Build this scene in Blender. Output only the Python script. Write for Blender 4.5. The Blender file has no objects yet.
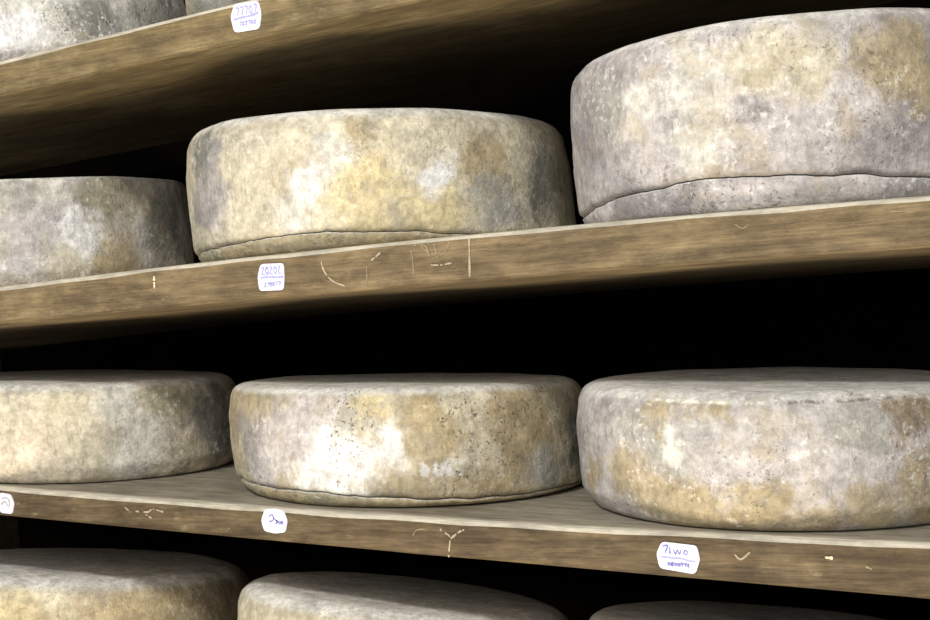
import bpy, bmesh, math, random
from mathutils import Vector, Matrix, noise

col = bpy.context.scene.collection
sc = bpy.context.scene
sc.view_settings.view_transform = 'Standard'
sc.view_settings.look = 'None'

# ------------------------------------------------------------------ helpers
def s2l(c):
    return tuple(((v/255)/12.92 if v/255 <= .04045 else ((v/255+.055)/1.055)**2.4) for v in c) + (1,)

def link(name, me, mat=None, parent=None, loc=(0, 0, 0), smooth=True):
    o = bpy.data.objects.new(name, me)
    col.objects.link(o)
    if mat: me.materials.append(mat)
    if smooth:
        for p in me.polygons: p.use_smooth = True
    o.location = loc
    if parent: o.parent = parent
    return o

def tag(o, label=None, cat=None, group=None, kind=None):
    if label: o['label'] = label
    if cat: o['category'] = cat
    if group: o['group'] = group
    if kind: o['kind'] = kind
    return o

class NT:
    """small node-tree writer"""
    def __init__(s, name):
        s.m = bpy.data.materials.new(name); s.m.use_nodes = True
        s.t = s.m.node_tree; s.n = s.t.nodes; s.n.clear()
        s.out = s.n.new('ShaderNodeOutputMaterial')
        s.b = s.n.new('ShaderNodeBsdfPrincipled')
        s.t.links.new(s.b.outputs[0], s.out.inputs[0])
        s.co = s.n.new('ShaderNodeTexCoord').outputs['Object']
    def L(s, a, b): s.t.links.new(a, b)
    def inp(s, sock, v):
        if hasattr(v, 'is_linked') or isinstance(v, bpy.types.NodeSocket): s.L(v, sock)
        else: sock.default_value = v
    def mapping(s, scale=(1, 1, 1), loc=(0, 0, 0), rot=(0, 0, 0), src=None):
        n = s.n.new('ShaderNodeMapping'); s.L(src or s.co, n.inputs[0])
        n.inputs['Location'].default_value = loc; n.inputs['Scale'].default_value = scale
        n.inputs['Rotation'].default_value = rot
        return n.outputs[0]
    def noise(s, scale, detail=4, rough=.55, src=None, dist=0, colour=False):
        n = s.n.new('ShaderNodeTexNoise'); s.L(src or s.co, n.inputs['Vector'])
        n.inputs['Scale'].default_value = scale; n.inputs['Detail'].default_value = detail
        n.inputs['Roughness'].default_value = rough; n.inputs['Distortion'].default_value = dist
        return n.outputs['Color' if colour else 'Fac']
    def voro(s, scale, src=None, feature='F1'):
        n = s.n.new('ShaderNodeTexVoronoi'); n.feature = feature
        s.L(src or s.co, n.inputs['Vector']); n.inputs['Scale'].default_value = scale
        return n.outputs['Distance']
    def rng(s, v, a, b, c=0., d=1., smooth=True):
        n = s.n.new('ShaderNodeMapRange'); s.inp(n.inputs['Value'], v)
        if smooth: n.interpolation_type = 'SMOOTHSTEP'
        n.inputs['From Min'].default_value = a; n.inputs['From Max'].default_value = b
        n.inputs['To Min'].default_value = c; n.inputs['To Max'].default_value = d
        return n.outputs['Result']
    def math(s, op, a, b=0.):
        n = s.n.new('ShaderNodeMath'); n.operation = op
        s.inp(n.inputs[0], a); s.inp(n.inputs[1], b); return n.outputs[0]
    def vmath(s, op, a, b, out=0):
        n = s.n.new('ShaderNodeVectorMath'); n.operation = op
        s.inp(n.inputs[0], a)
        if b is not None:
            if op == 'SCALE': n.inputs['Scale'].default_value = b
            else: s.inp(n.inputs[1], b)
        return n.outputs[out]
    def mix(s, f, a, b, mode='MIX'):
        n = s.n.new('ShaderNodeMix'); n.data_type = 'RGBA'; n.blend_type = mode
        s.inp(n.inputs['Factor'], f); s.inp(n.inputs['A'], a); s.inp(n.inputs['B'], b)
        return n.outputs['Result']
    def bump(s, h, strength, dist, prev=None):
        n = s.n.new('ShaderNodeBump'); s.L(h, n.inputs['Height'])
        n.inputs['Strength'].default_value = strength; n.inputs['Distance'].default_value = dist
        if prev: s.L(prev, n.inputs['Normal'])
        return n.outputs[0]
    def done(s, colr, rough=.8, normal=None, spec=.25):
        s.inp(s.b.inputs['Base Color'], colr); s.inp(s.b.inputs['Roughness'], rough)
        s.b.inputs['Specular IOR Level'].default_value = spec
        if normal: s.L(normal, s.b.inputs['Normal'])
        return s.m

# ------------------------------------------------------------------ rind material
TONE = {'top': (222, 221, 216), 'white': (228, 228, 228), 'pale': (205, 203, 195), 'cream': (196, 189, 168),
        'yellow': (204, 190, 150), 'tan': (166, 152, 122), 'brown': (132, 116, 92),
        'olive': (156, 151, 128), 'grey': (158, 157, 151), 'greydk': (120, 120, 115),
        'lav': (188, 183, 182), 'lavdk': (152, 147, 147), 'blue': (158, 158, 158),
        'pink': (208, 196, 178)}

def rind(name, base, base2, patches, seed, flake=.5, pit=.5, rim=None, top='top', topf=.8):
    t = NT(name)
    sh = t.mapping(loc=(seed*1.7, seed*2.3, seed*.9))
    # warped coordinates give every mould patch a ragged border
    n1 = t.noise(22, 5, .62, src=sh, colour=True)
    w = t.vmath('SCALE', t.vmath('SUBTRACT', n1, (.5, .5, .5)), .085)
    n2 = t.noise(95, 4, .65, src=sh, colour=True)
    w2 = t.vmath('SCALE', t.vmath('SUBTRACT', n2, (.5, .5, .5)), .022)
    co = t.vmath('ADD', t.vmath('ADD', t.co, w), w2)
    c = t.mix(t.rng(t.noise(9, 6, .6, src=sh), .38, .62), s2l(TONE[base]), s2l(TONE[base2]))
    for (x, y, z, r, k) in patches:
        d = t.vmath('DISTANCE', co, (x, y, z), out=1)
        f = t.rng(d, r*.55, r*1.35, .88, 0.)
        c = t.mix(f, c, s2l(TONE[k]))
    # dustier face on top
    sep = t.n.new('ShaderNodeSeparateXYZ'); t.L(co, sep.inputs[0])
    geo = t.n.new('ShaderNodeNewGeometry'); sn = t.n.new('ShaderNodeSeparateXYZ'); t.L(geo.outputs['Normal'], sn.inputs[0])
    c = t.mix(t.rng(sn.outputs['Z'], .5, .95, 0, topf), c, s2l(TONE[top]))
    # blotchy mottling, mid and small
    m = t.rng(t.noise(34, 6, .7, src=sh), .3, .7, .74, 1.10)
    c = t.mix(1., c, m, 'MULTIPLY')
    fsp = t.noise(105, 6, .78, src=sh)
    c = t.mix(1., c, t.rng(fsp, .34, .66, .74, 1.18), 'MULTIPLY')
    m2 = t.noise(150, 5, .72, src=t.mapping(loc=(seed, 3, seed)))
    mk = t.rng(t.noise(13, 4, .6, src=t.mapping(loc=(seed*3, 3, 0))), .44, .6)
    c = t.mix(t.math('MULTIPLY', t.rng(m2, .53, .66, 0, flake), mk), c, s2l((238, 237, 232)))
    # warm stains
    st = t.noise(18, 6, .7, src=t.mapping(loc=(seed*5, 1, seed)))
    c = t.mix(t.rng(st, .54, .66, 0, .42), c, s2l((166, 153, 126)))
    st2 = t.noise(20, 6, .7, src=t.mapping(loc=(seed*2, 9, seed)))
    c = t.mix(t.rng(st2, .55, .67, 0, .45), c, s2l((138, 136, 132)))
    # vertical cloth scratches
    sv = t.noise(1, 4, .65, src=t.mapping(scale=(260, 260, 44), loc=(seed, seed, 0)))
    c = t.mix(t.rng(sv, .55, .70, 0, .34), c, s2l((96, 91, 82)))
    if rim:      # a broken row of pale and dark dents just under the top edge
        sx = t.n.new('ShaderNodeSeparateXYZ'); t.L(t.co, sx.inputs[0])
        hh = t.math('ADD', sx.outputs['Z'], t.math('MULTIPLY', sx.outputs['X'], rim[1]))
        bd = t.math('MULTIPLY', t.rng(t.math('ABSOLUTE', t.math('SUBTRACT', hh, rim[0])), .0003, .0024, 1, 0), t.rng(sn.outputs['Z'], .92, .7, 0, 1))
        dn = t.noise(1, 3, .6, src=t.mapping(scale=(110, 110, 40), loc=(seed, 0, 0)))
        lr = t.rng(sx.outputs['X'], rim[2], rim[2]+.03)
        k = t.mix(lr, s2l((232, 228, 212)), s2l((84, 76, 66)))
        c = t.mix(t.math('MULTIPLY', bd, t.rng(dn, .46, .62, 0, .8)), c, k)
    # dark pits, gathered in clusters
    pv = t.voro(135, src=co)
    pm = t.math('MULTIPLY', t.rng(pv, .12, .34, 1, 0), t.rng(t.noise(16, 4, .6, src=sh), .47, .58))
    c = t.mix(t.math('MULTIPLY', pm, pit), c, s2l((74, 68, 62)))
    h = t.noise(80, 7, .66, src=sh)
    nb = t.bump(h, .32, .0045)
    nb = t.bump(t.math('SUBTRACT', t.noise(300, 3, .6, src=sh), t.math('MULTIPLY', pm, 1.2)), .4, .0013, nb)
    return t.done(c, t.rng(m2, .3, .7, .72, .93), nb, .2)

# ------------------------------------------------------------------ wood materials
def wood(name, c0, c1, c2, seed, stain=.5, front=9., topc=(150, 144, 130), topf=.8):
    t = NT(name)
    g = t.mapping(scale=(2.2, 9, 30), loc=(seed, seed*2, seed*3))
    a = t.noise(2.2, 7, .62, src=g, dist=.6)
    fine = t.noise(9, 5, .7, src=t.mapping(scale=(3, 30, 60), loc=(seed, 0, seed)))
    c = t.mix(t.rng(a, .35, .65), s2l(c0), s2l(c1))
    big = t.noise(7, 5, .6, src=t.mapping(scale=(1, 1, 2.2), loc=(seed*3, 0, 0)))
    c = t.mix(t.rng(big, .48, .68, 0, .75), c, s2l(c2))
    c = t.mix(1., c, t.rng(fine, .3, .7, .72, 1.2), 'MULTIPLY')
    # blackish damp marks
    dk = t.noise(24, 5, .65, src=t.mapping(scale=(1, 1, 1.6), loc=(0, seed, seed)))
    c = t.mix(t.rng(dk, .60, .74, 0, stain), c, s2l((58, 48, 34)))
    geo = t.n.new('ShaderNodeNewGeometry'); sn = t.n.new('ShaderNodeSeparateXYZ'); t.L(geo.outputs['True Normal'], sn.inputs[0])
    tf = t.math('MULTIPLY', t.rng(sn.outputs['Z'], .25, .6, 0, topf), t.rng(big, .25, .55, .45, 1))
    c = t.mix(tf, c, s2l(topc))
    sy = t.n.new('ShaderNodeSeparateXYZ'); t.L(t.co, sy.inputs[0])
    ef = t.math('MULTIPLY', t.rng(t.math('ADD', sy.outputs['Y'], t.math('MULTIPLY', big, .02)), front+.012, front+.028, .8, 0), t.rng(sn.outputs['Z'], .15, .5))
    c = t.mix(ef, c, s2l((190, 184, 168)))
    fin2 = t.noise(5, 7, .75, src=t.mapping(scale=(4, 26, 10), loc=(seed, 0, seed)))
    c = t.mix(1., c, t.rng(fin2, .32, .68, .62, 1.22), 'MULTIPLY')
    # pale rubbed mould dust
    du = t.noise(30, 6, .7, src=t.mapping(scale=(1, 1, 2), loc=(seed*7, 2, 0)))
    c = t.mix(t.rng(du, .60, .78, 0, .5), c, s2l((172, 160, 130)))
    nb = t.bump(a, .35, .003)
    nb = t.bump(fine, .4, .0012, nb)
    return t.done(c, .72, nb, .25)

def flat(name, c, rough=.8, var=.0):
    t = NT(name)
    n = t.rng(t.noise(160, 4, .6), .3, .7, 1-var, 1+var)
    return t.done(t.mix(1., s2l(c), n, 'MULTIPLY'), rough)

# ------------------------------------------------------------------ boards
BY = {'A': 1.229, 'B': 1.228, 'C': 1.2293, 'D': 1.212}      # front plane of every board
BU = {'A': 0., 'B': -.07, 'C': -.0435, 'D': -.07}       # lean front to back
BT = {'A': (0, .0513108, .2887495), 'B': (-.0239076, -.0262527, -.0001595),
      'C': (.0202787, -.0293410, -.2772442), 'D': (0, -.0834034, -.5607401)}
BB = {'A': (0, .0469280, .2469176), 'B': (-.0176485, -.0185576, -.03993),
      'C': (.004559, -.0655549, -.3295873), 'D': (0, -.0834034, -.5987)}
DEPTH = .60
def pv(c, x): return c[0]*x*x + c[1]*x + c[2]
def ztop(s, x): return pv(BT[s], x)

def board(s, mat, x0=-1.70, x1=.30):
    """a plank swept along X: slightly bowed, rounded worn arrises"""
    bm = bmesh.new(); N = 150; rings = []
    for i in range(N+1):
        x = x0 + (x1-x0)*i/N
        t, b = pv(BT[s], x), pv(BB[s], x)
        e1 = noise.noise((x*14, 1.3, ord(s)))*.0016; e2 = noise.noise((x*11, 7.3, ord(s)))*.0018
        e3 = noise.noise((x*40, 3.1, ord(s)))*.0003
        c = .0042
        prof = [(c*1.3, 0), (c*.45, -c*.3), (e3, -c+e1), (e3, -(t-b)*.5), (e3, -(t-b)+c*.8+e2),
                (c*.5, -(t-b)+c*.2+e2*.4), (c*1.2, -(t-b)), (DEPTH*.5, -(t-b)), (DEPTH, -(t-b)), (DEPTH, 0), (DEPTH*.66, 0), (DEPTH*.33, 0)]
        rings.append([bm.verts.new((x, BY[s]+py, t+pz+BU[s]*py)) for py, pz in prof])
    n = len(rings[0])
    for a, b in zip(rings, rings[1:]):
        for k in range(n): bm.faces.new((a[k], a[(k+1) % n], b[(k+1) % n], b[k]))
    bm.faces.new(rings[0][::-1]); bm.faces.new(rings[-1])
    bmesh.ops.recalc_face_normals(bm, faces=bm.faces)
    me = bpy.data.meshes.new('shelf_board'); bm.to_mesh(me); bm.free()
    o = link('shelf_board', me, mat, smooth=False)
    return o

# ------------------------------------------------------------------ cheese wheels
def interp(tab, a):
    if a <= tab[0][0]: return tab[0][1]
    for (p, q), (r, t) in zip(tab, tab[1:]):
        if a <= r: 
            f = (a-p)/(r-p); f = f*f*(3-2*f); return q+(t-q)*f
    return tab[-1][1]

def lathe(name, R, prof, shear, NA, seed, amp, mat, parent=None, loc=(0, 0, 0), close=True):
    """prof(angle) -> list of (radius, height); shear(x,y,h) -> z"""
    bm = bmesh.new(); rings = []
    for i in range(NA):
        a = 2*math.pi*i/NA; row = []
        ca, sa = math.cos(a), math.sin(a)
        for r, h in prof(a):
            f = min(1, r/R)
            w = (noise.noise((ca*1.1+seed, sa*1.1, h*3))*.8*amp + noise.noise((ca*5+seed, sa*5, h*26))*.35*amp
                 + noise.noise((ca*16+seed, sa*16, h*85))*.16*amp + noise.noise((ca*38, sa*38+seed, h*200))*.06*amp)
            wz = noise.noise((ca*3*f+seed, sa*3*f, 4.4))*.3*amp*(0 if h < .03 else 1)
            rr = r + w*f
            x, y = rr*ca, rr*sa
            row.append(bm.verts.new((x, y, shear(x, y, h+wz))))
        rings.append(row)
    m = len(rings[0])
    for i in range(NA):
        a, b = rings[i], rings[(i+1) % NA]
        for k in range(m-1): bm.faces.new((a[k], b[k], b[k+1], a[k+1]))
    for k in (0, m-1):
        ctr = bm.verts.new(sum((r[k].co for r in rings), Vector())/NA)
        for i in range(NA):
            a, b = rings[i][k], rings[(i+1) % NA][k]
            bm.faces.new((ctr, b, a) if k == 0 else (a, b, ctr))
    bmesh.ops.recalc_face_normals(bm, faces=bm.faces)
    me = bpy.data.meshes.new(name); bm.to_mesh(me); bm.free()
    return link(name, me, mat, parent, loc)

def cheese(s, x, g, R, H, kx, ky, sh, bs, mat, seed, label, group, lip=None, dash=None, amp=.0042, lipmat=None):
    cy = BY[s]+g+R
    xa, xb = x-.6*R, x+.6*R
    sl = (ztop(s, xb)-ztop(s, xa))/(xb-xa)
    z0 = ztop(s, x)+.0009; u = BU[s]
    def shear(X, Y, h): return ztop(s, x+X)-ztop(s, x) + u*(Y+R+g) + h*(1+kx*X/R+ky*Y/R)
    def prof(a):
        deg = math.degrees(math.atan2(math.cos(a), -math.sin(a)))     # 0 = towards the aisle, + = right
        hl = 0
        if lip:
            hl = interp(lip, deg)+noise.noise((math.cos(a)*9+seed, math.sin(a)*9, 2))*.0016+noise.noise((math.cos(a)*30+seed, math.sin(a)*30, 2))*.0008
        P = [(R*.5, hl), (R-.03, hl)]
        if lip: P += [(R-.008, hl), (R-.0035, hl+.0008), (R-.0012, hl+.0028), (R-.0002, hl+.006)]
        else: P += [(R-.014*bs, 0), (R-.010*bs, .0016), (R-.006*bs, .006), (R-.002*bs, .014)]
        h0 = P[-1][1]; h1 = H-.022*sh
        for k in range(1, 22):
            q = k/22; hh = h0+(h1-h0)*q
            P.append((R+math.sin(math.pi*q)*.0012-.004*sh*max(0, q-.72)/.28, hh))
        if dash:
            hd = interp(dash, deg)
            P = [(r-(.0028*max(0, 1-abs(h-hd)/.0045)*(.5+.9*max(0, noise.noise((math.cos(a)*22, math.sin(a)*22, seed)))) if h > H*.6 else 0), h) for r, h in P]
        P += [(R-.004*sh, h1), (R-.0062*sh, H-.017*sh), (R-.009*sh, H-.012*sh), (R-.013*sh, H-.0082*sh),
              (R-.018*sh, H-.005*sh), (R-.026*sh, H-.0018*sh), (R-.035*sh-.004, H), (R*.7, H), (R*.4, H)]
        return P
    o = lathe('cheese_wheel', R, prof, shear, 300, seed, amp, mat, None, (x, cy, z0))
    tag(o, label, 'cheese', group)
    if lip:
        def lp(a):
            deg = math.degrees(math.atan2(math.cos(a), -math.sin(a)))
            hl = interp(lip, deg)+noise.noise((math.cos(a)*9+seed, math.sin(a)*9, 2))*.0016+noise.noise((math.cos(a)*30+seed, math.sin(a)*30, 2))*.0008
            hl -= .0004
            return [(R*.5, 0), (R-.014*bs, 0), (R-.0115*bs, .0008), (R-.0078*bs, hl*.25), (R-.0052*bs, hl*.55), (R-.0038, hl*.85), (R-.0050, hl*.96), (R-.008, hl), (R*.5, hl)]
        l = lathe('bottom_lip', R, lp, shear, 300, seed, amp, lipmat or mat, o)
        l['label'] = 'pinched rim of rind around the foot of the wheel'
    return o

# ------------------------------------------------------------------ little flat things on the board fronts
def plate(name, pts, y0, th, mat, parent=None, bend=.0006):
    """thin paper polygon standing on the board front, facing the aisle"""
    q = []
    for i, p in enumerate(pts):                       # clip every corner a little
        a = Vector(pts[i-1]); b = Vector(p); c = Vector(pts[(i+1) % len(pts)])
        r = min((a-b).length, (c-b).length)*.22
        q += [tuple(b+(a-b).normalized()*r), tuple(b+((a-b).normalized()+(c-b).normalized())*r*.28), tuple(b+(c-b).normalized()*r)]
    pts = q
    bm = bmesh.new()
    f = [bm.verts.new((x, y0-th, z)) for i, (x, z) in enumerate(pts)]
    b = [bm.verts.new((x, y0, z)) for x, z in pts]
    n = len(pts)
    cf = bm.verts.new((sum(p[0] for p in pts)/n, y0-th, sum(p[1] for p in pts)/n))
    for i in range(n):
        bm.faces.new((f[i], f[(i+1) % n], cf)); bm.faces.new((f[i], b[i], b[(i+1) % n], f[(i+1) % n]))
    bm.faces.new(b)
    bmesh.ops.recalc_face_normals(bm, faces=bm.faces)
    me = bpy.data.meshes.new(name); bm.to_mesh(me); bm.free()
    return link(name, me, mat, parent, smooth=False)

def strokes(name, lines, y, w, mat, parent=None, gap=-9):
    """flat ribbons following polylines in the XZ plane"""
    bm = bmesh.new()
    for ln in lines:
        ln = [Vector((a, 0, b)) for a, b in ln]
        # resample smoothly
        pts = []
        for i in range(len(ln)-1):
            p0 = ln[max(0, i-1)]; p1 = ln[i]; p2 = ln[i+1]; p3 = ln[min(len(ln)-1, i+2)]
            for k in range(6):
                t = k/6
                pts.append(.5*((2*p1)+(p2-p0)*t+(2*p0-5*p1+4*p2-p3)*t*t+(3*p1-p0-3*p2+p3)*t**3))
        pts.append(ln[-1]); prev = None
        for i, p in enumerate(pts):
            d = (pts[min(i+1, len(pts)-1)]-pts[max(i-1, 0)]).normalized()
            nrm = Vector((-d.z, 0, d.x))
            ww = w*(.45+.9*abs(noise.noise((p.x*300, p.z*300, 1))))*(.6 if i in (0, len(pts)-1) else 1)
            a = bm.verts.new((p+nrm*ww/2)+Vector((0, y, 0))); b = bm.verts.new((p-nrm*ww/2)+Vector((0, y, 0)))
            if prev and noise.noise((p.x*420, p.z*420, 5)) > gap: bm.faces.new((prev[0], a, b, prev[1]))
            prev = (a, b)
    bmesh.ops.recalc_face_normals(bm, faces=bm.faces)
    me = bpy.data.meshes.new(name); bm.to_mesh(me); bm.free()
    return link(name, me, mat, parent, smooth=False)

PATCH={
'A1':[[0.136,-0.14,0.056,0.043,'pale'],[0.174,-0.088,0.055,0.033,'greydk'],[0.123,-0.151,0.041,0.027,'white'],[0.195,-0.007,0.071,0.045,'grey']],
'B1':[[0.136,-0.14,0.079,0.041,'lav'],[0.185,-0.062,0.098,0.036,'olive'],[0.194,0.019,0.058,0.037,'greydk'],[0.186,-0.059,0.019,0.034,'tan'],[0.155,-0.118,0.104,0.027,'pale'],[0.168,-0.1,0.053,0.028,'white'],[0.122,-0.152,0.107,0.027,'grey']],
'B2':[[-0.085,-0.18,0.05,0.03,'lav'],[-0.08,-0.185,0.09,0.024,'lavdk'],[-0.105,-0.174,0.1,0.025,'greydk'],[-0.109,-0.172,0.051,0.028,'lavdk'],[-0.033,-0.201,0.102,0.031,'cream'],[-0.046,-0.198,0.05,0.031,'cream'],[0.035,-0.2,0.068,0.024,'white'],[0.058,-0.195,0.092,0.019,'pale'],[0.098,-0.178,0.046,0.045,'yellow'],[0.133,-0.154,0.094,0.038,'cream'],[0.145,-0.143,0.06,0.019,'white'],[0.142,-0.145,0.025,0.026,'yellow'],[0.086,-0.184,0.106,0.017,'tan'],[0.178,-0.098,0.066,0.031,'tan'],[0.181,-0.093,0.028,0.029,'grey'],[0.202,-0.027,0.044,0.035,'greydk'],[0.013,-0.203,0.036,0.024,'pale']],
'B3':[[-0.153,-0.134,0.076,0.027,'lavdk'],[-0.122,-0.163,0.112,0.025,'grey'],[-0.08,-0.187,0.093,0.026,'pale'],[-0.074,-0.189,0.05,0.03,'lav'],[-0.021,-0.202,0.106,0.03,'pale'],[0.031,-0.201,0.075,0.041,'lav'],[0.031,-0.201,0.124,0.032,'cream'],[0.095,-0.18,0.068,0.032,'lav'],[0.129,-0.157,0.109,0.031,'tan'],[0.146,-0.141,0.084,0.02,'tan'],[0.107,-0.173,0.031,0.028,'lavdk'],[-0.025,-0.202,0.053,0.025,'pale'],[0.023,-0.202,0.076,0.015,'lavdk'],[0.076,-0.188,0.114,0.024,'cream']],
'C1':[[0.081,-0.171,0.054,0.038,'pink'],[0.057,-0.18,0.067,0.023,'cream'],[0.118,-0.148,0.071,0.038,'cream'],[0.152,-0.113,0.076,0.032,'pale'],[0.164,-0.095,0.018,0.037,'pale'],[0.13,-0.137,0.023,0.027,'cream'],[0.189,0.012,0.035,0.046,'greydk'],[0.181,-0.056,0.067,0.033,'olive'],[0.184,-0.044,-0.002,0.024,'olive']],
'C2':[[-0.092,-0.165,0.064,0.034,'lavdk'],[-0.003,-0.189,0.095,0.036,'lav'],[0.077,-0.172,0.052,0.03,'white'],[0.029,-0.187,0.038,0.038,'white'],[0.0,-0.189,0.05,0.036,'white'],[-0.04,-0.185,0.07,0.034,'lav'],[-0.07,-0.175,0.035,0.028,'lav'],[0.059,-0.179,0.103,0.023,'yellow'],[0.115,-0.15,0.067,0.038,'tan'],[0.139,-0.128,0.096,0.032,'cream'],[0.168,-0.085,0.055,0.037,'tan'],[0.189,0.004,0.041,0.025,'greydk'],[0.116,-0.149,0.028,0.012,'white'],[-0.069,-0.176,0.115,0.018,'olive'],[0.135,-0.132,0.039,0.025,'cream'],[0.182,-0.051,0.015,0.026,'grey']],
'C3':[[0.01,-0.2,0.012,0.028,'tan'],[-0.06,-0.188,0.02,0.03,'tan'],[0.07,-0.186,0.006,0.024,'tan'],[0.11,-0.165,0.01,0.024,'tan'],[-0.128,-0.152,0.102,0.022,'lavdk'],[-0.073,-0.185,0.11,0.019,'tan'],[-0.055,-0.191,0.075,0.019,'pale'],[-0.021,-0.198,0.107,0.02,'tan'],[0.018,-0.198,0.112,0.025,'lav'],[0.04,-0.195,0.078,0.035,'lav'],[-0.1,-0.172,0.038,0.034,'tan'],[-0.024,-0.197,0.022,0.03,'tan'],[0.035,-0.196,0.018,0.022,'tan'],[0.076,-0.184,0.05,0.031,'lav'],[0.107,-0.168,0.08,0.023,'grey'],[0.142,-0.139,0.037,0.025,'tan'],[0.141,-0.14,0.1,0.027,'brown'],[-0.149,-0.131,0.035,0.017,'tan'],[-0.004,-0.199,0.054,0.028,'lav'],[0.145,-0.136,-0.001,0.021,'tan']],
'D1':[[0.03,-0.19,0.07,0.06,'yellow'],[0.15,-0.125,0.07,0.06,'tan'],[0.19,0,0.08,0.05,'brown']],
'D2':[[-0.07,-0.165,0.07,0.05,'yellow'],[0.08,-0.155,0.08,0.05,'cream']],
}

# ------------------------------------------------------------------ build: room
def box(name, x0, x1, y0, y1, z0, z1, mat, kind=None):
    bm = bmesh.new(); bmesh.ops.create_cube(bm, size=1)
    for v in bm.verts: v.co = Vector(((x0+x1)/2+v.co.x*(x1-x0), (y0+y1)/2+v.co.y*(y1-y0), (z0+z1)/2+v.co.z*(z1-z0)))
    me = bpy.data.meshes.new(name); bm.to_mesh(me); bm.free()
    o = link(name, me, mat, smooth=False)
    if kind: o['kind'] = kind
    return o

def plaster(name, c0, c1, spec=.0):
    t = NT(name); a = t.noise(5, 6, .6)
    c = t.mix(t.rng(a, .35, .65), s2l(c0), s2l(c1))
    return t.done(c, .9, t.bump(t.noise(30, 6, .6), .5, .004), spec)
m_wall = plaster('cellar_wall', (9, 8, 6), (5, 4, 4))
m_floor = plaster('cellar_floor', (120, 106, 84), (90, 80, 64))
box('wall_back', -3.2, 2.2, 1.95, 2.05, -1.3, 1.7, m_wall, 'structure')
box('floor', -3.2, 2.2, -2.2, 2.05, -1.4, -1.3, m_floor, 'structure')

# ------------------------------------------------------------------ build: rack
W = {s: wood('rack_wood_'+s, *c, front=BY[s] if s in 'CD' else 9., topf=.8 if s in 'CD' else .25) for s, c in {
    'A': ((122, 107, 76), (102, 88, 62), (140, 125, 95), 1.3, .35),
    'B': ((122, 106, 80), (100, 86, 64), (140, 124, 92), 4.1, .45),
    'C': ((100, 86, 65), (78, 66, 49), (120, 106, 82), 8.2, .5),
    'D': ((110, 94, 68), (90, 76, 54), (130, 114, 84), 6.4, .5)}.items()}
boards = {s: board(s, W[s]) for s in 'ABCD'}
tag(boards['A'], 'topmost brown wooden shelf board, seen from below, with one price label', 'shelf')
tag(boards['B'], 'middle wooden shelf board with white scratched marks, tallest cheese standing on it', 'shelf')
tag(boards['C'], 'lower wooden shelf board with a pale worn front edge and three price labels', 'shelf')
tag(boards['D'], 'bottom shelf board hidden beneath the lowest cheeses', 'shelf')
m_post = wood('post_wood', (96, 82, 60), (76, 64, 46), (112, 98, 72), 11., .5)
for (x0, x1, y0, y1) in ((-1.78, -1.70, 1.25, 1.33), (-1.78, -1.70, 1.72, 1.80), (.30, .38, 1.25, 1.33), (.30, .38, 1.72, 1.80)):
    p = box('rack_post', x0, x1, y0, y1, -1.3, .75, m_post)
    tag(p, 'square dark wooden upright post at the end of the cheese rack', 'post', 'rack posts')

# ------------------------------------------------------------------ build: cheeses
m_lip = rind('rind_foot', 'olive', 'tan', [], 33.3, .35, .6)
m_lip2 = rind('rind_foot_pale', 'lavdk', 'lav', [], 37.3, .6, .6)
TOP = 'cheese wheels on the topmost shelf'; MID = 'cheese wheels on the middle shelf'
LOW = 'cheese wheels on the lower shelf'; BOT = 'cheese wheels at the bottom of the picture'
def R_(k, b, b2, seed, fl, pt, rim=None): return rind('rind_'+k, b, b2, PATCH.get(k, []), seed, fl, pt, rim)
cheese('A', -1.262, .008, .195, .11, 0, 0, 1, 1, R_('A1', 'pale', 'lav', 3.1, .8, .9), 3.1,
       'mottled grey cheese at the top left corner, only its foot in view', TOP)
cheese('A', -.785, .010, .192, .12, 0, 0, 1, 1, R_('A2', 'grey', 'olive', 4.6, .3, .5), 4.6,
       'cheese behind the price label of the topmost shelf, barely in view', TOP)
cheese('B', -1.2913, .0073, .195, .1282, -.0534, .048, .3, 1.1, R_('B1', 'lav', 'cream', 5.2, .6, .4), 5.2,
       'low pale grey cheese at the left end of the middle shelf', MID)
cheese('B', -.801, .0061, .2034, .1372, -.0693, 0, .885, 1.1, R_('B2', 'cream', 'cream', 6.7, .35, .45), 6.7,
       'yellowish cheese with a bright white patch, middle one on the middle shelf', MID,
       lip=[(-180, .012), (-60, .013), (-35, .0145), (2, .0170), (15, .0165), (33, .0125), (49, .0075), (60, .006), (180, .008)], lipmat=m_lip)
cheese('B', -.3573, .0042, .2032, .1586, .0287, .001, .817, 1, R_('B3', 'lav', 'lavdk', 8.3, .5, .5), 8.3,
       'tallest greyish white cheese, top right, with a dark crack above its foot', MID,
       lip=[(-180, .015), (-60, .0160), (-32, .0240), (-8, .0285), (7, .0265), (26, .0230), (45, .0190), (60, .015), (180, .013)], amp=.004, lipmat=m_lip2)
cheese('C', -1.2297, .0012, .1892, .1020, .0393, -.0472, .62, 1., R_('C1', 'cream', 'pink', 9.9, .5, .3), 9.9,
       'cream coloured cheese at the left end of the lower shelf, half in shadow', LOW,
       dash=[(-180, .09), (17, .094), (36, .088), (59, .083), (96, .078), (180, .08)])
cheese('C', -.7901, .0148, .1888, .1098, .0211, -.0511, .62, .98, R_('C2', 'cream', 'tan', 12.4, .45, .85), 12.4,
       'middle cheese of the lower shelf, chalk white mould left and tan rind right', LOW,
       lip=[(-180, .010), (-60, .013), (-7, .0140), (16, .0108), (33, .0080), (54, .006), (180, .006)], amp=.0036, lipmat=m_lip)
cheese('C', -.3800, .0040, .1975, .1158, -.0103, -.014, .75, 1.15, R_('C3', 'lav', 'grey', 15.8, .55, .5, (.1088, .05, .02)), 15.8,
       'lavender grey speckled cheese with a row of marks below its top edge', LOW,
       dash=[(-180, .105), (-19, .1075), (10, .1045), (41, .098), (180, .1)], amp=.0036)
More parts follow.
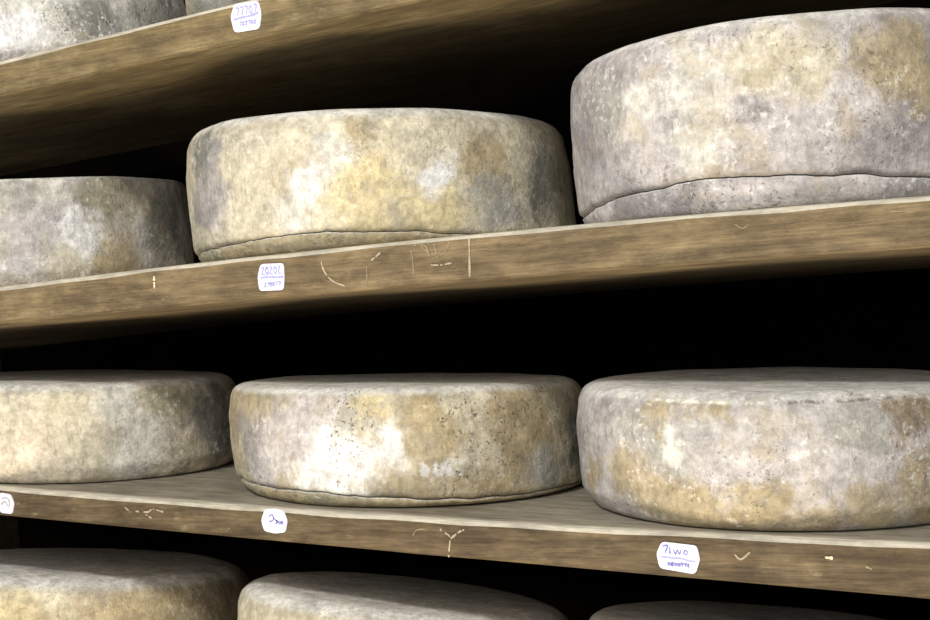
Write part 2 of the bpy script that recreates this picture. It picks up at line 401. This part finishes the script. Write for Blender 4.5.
cheese('D', -1.238, .0084, .1952, .1340, .0244, -.12, 1.05, 1, R_('D1', 'cream', 'tan', 18.3, .3, .3), 18.3,
       'yellowish cheese at the bottom left, its top lit white at the front', BOT)
cheese('D', -.795, .0081, .1776, .1454, -.055, -.1387, 1.0, 1, R_('D2', 'cream', 'tan', 21.1, .35, .3), 21.1,
       'grey topped cheese at the bottom centre under the lower shelf', BOT)
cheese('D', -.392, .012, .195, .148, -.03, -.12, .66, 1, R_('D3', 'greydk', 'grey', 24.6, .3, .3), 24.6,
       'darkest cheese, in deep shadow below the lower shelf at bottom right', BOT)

# ------------------------------------------------------------------ build: price labels
m_paper = flat('label_paper', (214, 211, 228), .6, .04)
m_ink = flat('blue_ink', (122, 124, 186), .6)
m_inkl = flat('pale_blue_ink', (156, 158, 208), .6)
m_inkg = flat('grey_ink', (160, 158, 162), .6)
def price_label(s, pts, label, lines, bar=None, ink=None, w=.0021):
    y = BY[s]+.0003
    r = plate('price_label', pts, y, .0014, m_paper, bend=.0003)
    tag(r, label, 'price label', 'price labels on the shelf fronts')
    cx = sum(p[0] for p in pts)/len(pts); cz = sum(p[1] for p in pts)/len(pts)
    q = lambda L: [[(cx+a, cz+b) for a, b in l] for l in L]
    i = strokes('handwriting', q(lines), y-.0016, w, ink or m_ink, r)
    if bar: strokes('ruled_line', q(bar), y-.0017, .0026, m_inkl, r)
    return r
def scrawl(x0, x1, z, h, tilt=0, n=5, seed=0):
    """a row of short illegible pen strokes like the ones on the tags"""
    rd = random.Random(seed); L = []
    for k in range(n):
        a = x0+(x1-x0)*(k+.5)/n; zz = z+tilt*(a)
        wv = (x1-x0)/n*.36
        kind = rd.choice((0, 1, 2))
        if kind == 0: L.append([(a-wv, zz+h*.5), (a+wv, zz+h*.45), (a-wv*.2, zz-h*.5)])
        elif kind == 1: L.append([(a, zz+h*.5), (a-wv, zz), (a, zz-h*.5), (a+wv, zz), (a, zz+h*.5)])
        else: L.append([(a-wv, zz+h*.4), (a+wv*.6, zz+h*.4), (a-wv*.8, zz-h*.4), (a+wv, zz-h*.5)])
    return L
price_label('A', [(-.8237, .2450), (-.7965, .2438), (-.7946, .2313), (-.7984, .2178), (-.8269, .2180), (-.8296, .2336)],
            'small white label with blue writing stuck on the topmost shelf',
            scrawl(-.012, .013, .0056, .0072, .02, 5, 2)+scrawl(-.009, .011, -.0062, .0034, .0, 6, 3),
            [[(-.0145, -.0014), (-.005, -.0004), (.005, .0), (.014, .0016)]], m_inkl)
price_label('B', [(-.8220, -.0027), (-.7960, -.0037), (-.7964, -.0170), (-.7989, -.0292), (-.8261, -.0283), (-.8268, -.0148)],
            'small white label with blue writing stuck on the middle shelf',
            scrawl(-.011, .012, .0064, .0070, 0, 5, 5)+scrawl(-.009, .010, -.0068, .0034, 0, 6, 6),
            [[(-.012, .0000), (-.003, .0004), (.006, -.0004), (.014, -.0006)]], m_inkl)
price_label('C', [(-1.1811, -.2200), (-1.1660, -.2222), (-1.1622, -.2316), (-1.1664, -.2432), (-1.1820, -.2420), (-1.1880, -.2320)],
            'faded white label cut by the left picture edge on the lower shelf',
            [[(-.004, .005), (.003, .006), (.006, .001), (.004, -.004)], [(-.006, -.001), (0, .002), (.003, -.003)]], None, m_inkg)
price_label('C', [(-.8452, -.2394), (-.8340, -.2388), (-.8238, -.2412), (-.8203, -.2501), (-.8240, -.2620), (-.8360, -.2632), (-.8482, -.2606), (-.8506, -.2501)],
            'small white label with a blue scribble below the middle cheese of the lower shelf',
            [[(-.006, .004), (-.002, .006), (-.001, .001), (-.006, -.001)], [(-.001, .003), (.003, -.001), (.001, -.003)]]+scrawl(.001, .010, -.001, .003, -.1, 3, 8),
            None)
price_label('C', [(-.4435, -.2690), (-.4127, -.2722), (-.4106, -.2838), (-.4160, -.2968), (-.4473, -.2919), (-.4492, -.2790)],
            'largest white label with blue writing and ruled line, right on the lower shelf',
            [[(-.013, .0095), (-.0085, .0098), (-.0115, .0035)], [(-.007, .0088), (-.0068, .0028)],
             [(-.0035, .0065), (-.002, .0028), (-.0002, .0062), (.0014, .0026), (.003, .0060)],
             [(.0062, .0062), (.0085, .0048), (.0075, .0022), (.0055, .0036), (.0066, .006)]]+scrawl(-.010, .010, -.0064, .0026, -.08, 7, 9),
            [[(-.0155, .0004), (-.006, -.0006), (.003, -.0012), (.009, -.0030), (.0145, -.0036)]])

# ------------------------------------------------------------------ build: chalk marks and scratches on the boards
m_chalk = flat('chalk', (158, 148, 128), .9, .2)
m_chalkd = flat('dull_chalk', (134, 123, 100), .9, .2)
m_nail = flat('bare_wood', (206, 196, 170), .8, .1)
def marks(s, name, lines, w, mat):
    return strokes(name, lines, BY[s]-.0007, w, mat, boards[s], -.32)
marks('B', 'chalk_arc', [[(-.7547, -.0050), (-.7518, -.0155), (-.7440, -.0245), (-.7316, -.0300)]], .0024, m_chalk)
marks('B', 'chalk_tick', [[(-.7062, -.0133), (-.7068, -.022), (-.7082, -.0316)]], .0016, m_chalkd)
marks('B', 'chalk_dash', [[(-.7011, -.0085), (-.6950, -.0050), (-.6907, -.0020)]], .0030, m_chalk)
marks('B', 'chalk_stroke', [[(-.5991, .0030), (-.6004, -.0130), (-.6019, -.0309)]], .0030, m_chalk)
marks('B', 'chalk_scribble', [[(-.6560, .0015), (-.6441, .0005), (-.6382, -.0111), (-.6246, -.0067), (-.6183, .0030)],
                             [(-.6345, .0020), (-.6330, -.0075)], [(-.6480, .0010), (-.6420, -.0060)]], .0022, m_chalkd)
marks('B', 'chalk_dash', [[(-.6409, -.0172), (-.6300, -.0180), (-.6186, -.0170)]], .0022, m_chalk)
marks('B', 'chalk_tick', [[(-.6588, -.0022), (-.6578, -.0120), (-.6581, -.0250)]], .0014, m_chalkd)
marks('B', 'nick', [[(-.9490, -.0050), (-.9494, -.0110), (-.9500, -.0175)]], .0030, m_nail)
marks('B', 'nick', [[(-.2314, -.0060), (-.2215, -.0065)]], .0020, m_chalkd)
marks('B', 'nick', [[(-.3563, -.0050), (-.3507, -.0088), (-.3450, -.0062)]], .0016, m_chalkd)
marks('C', 'chalk_letter', [[(-.6559, -.2590), (-.6510, -.2620), (-.6465, -.2660), (-.6480, -.2760), (-.6496, -.2845)],
                            [(-.6312, -.2590), (-.6380, -.2620), (-.6465, -.2680)]], .0028, m_chalk)
marks('C', 'chalk_arc', [[(-.6846, -.2650), (-.6809, -.2598), (-.6723, -.2585)]], .0018, m_chalkd)
marks('C', 'chalk_scribble', [[(-1.0157, -.2366), (-1.0088, -.2418)], [(-1.0023, -.2408), (-.9873, -.2418), (-.9805, -.2388), (-.9672, -.2419)],
                             [(-.9900, -.2440), (-.9830, -.2480)]], .0026, m_chalk)
marks('C', 'nick', [[(-.3802, -.2795), (-.3754, -.2835), (-.3671, -.2775)]], .0022, m_chalk)
marks('C', 'nick', [[(-.3049, -.2812), (-.2985, -.2818)]], .0030, m_nail)
marks('C', 'nick', [[(-.2725, -.2882), (-.2679, -.2906)]], .0022, m_chalkd)

# ------------------------------------------------------------------ camera
f = 1533.38
Rv, Uv, Fv = Vector((.89372, .43943, -.09035)), Vector((.06164, .07921, .99495)), Vector((-.44437, .89478, -.04370))
cd = bpy.data.cameras.new('camera'); cam = bpy.data.objects.new('camera', cd); col.objects.link(cam)
cam.matrix_world = Matrix(((Rv.x, Uv.x, -Fv.x, 0), (Rv.y, Uv.y, -Fv.y, 0), (Rv.z, Uv.z, -Fv.z, 0), (0, 0, 0, 1)))
cd.sensor_width = 36; cd.lens = f/930*36; cd.clip_start = .02
sc.camera = cam

# ------------------------------------------------------------------ light
def area(name, loc, target, size, power, colour):
    l = bpy.data.lights.new(name, 'AREA'); l.shape = 'DISK'; l.size = size; l.energy = power; l.color = colour
    o = bpy.data.objects.new(name, l); col.objects.link(o); o.location = loc
    o.rotation_euler = (Vector(target)-Vector(loc)).to_track_quat('-Z', 'Y').to_euler()
    return o
area('ceiling_lamp', (-.62, -.65, 1.45), (-.7, 1.25, 0), .26, 47, (1, .975, .93))
area('room_fill', (-.1, -1.2, .85), (-.6, 1.25, -.15), 1.3, 27, (1, .97, .93))
area('underside_fill', (-.6, .55, -1.15), (-.6, 1.35, 0), .7, 19, (1, .88, .68))  # unseen lamp added low in front to brighten the board undersides
w = bpy.data.worlds.new('world'); sc.world = w; w.use_nodes = True
w.node_tree.nodes['Background'].inputs[0].default_value = (1, .95, .88, 1)
w.node_tree.nodes['Background'].inputs[1].default_value = .62
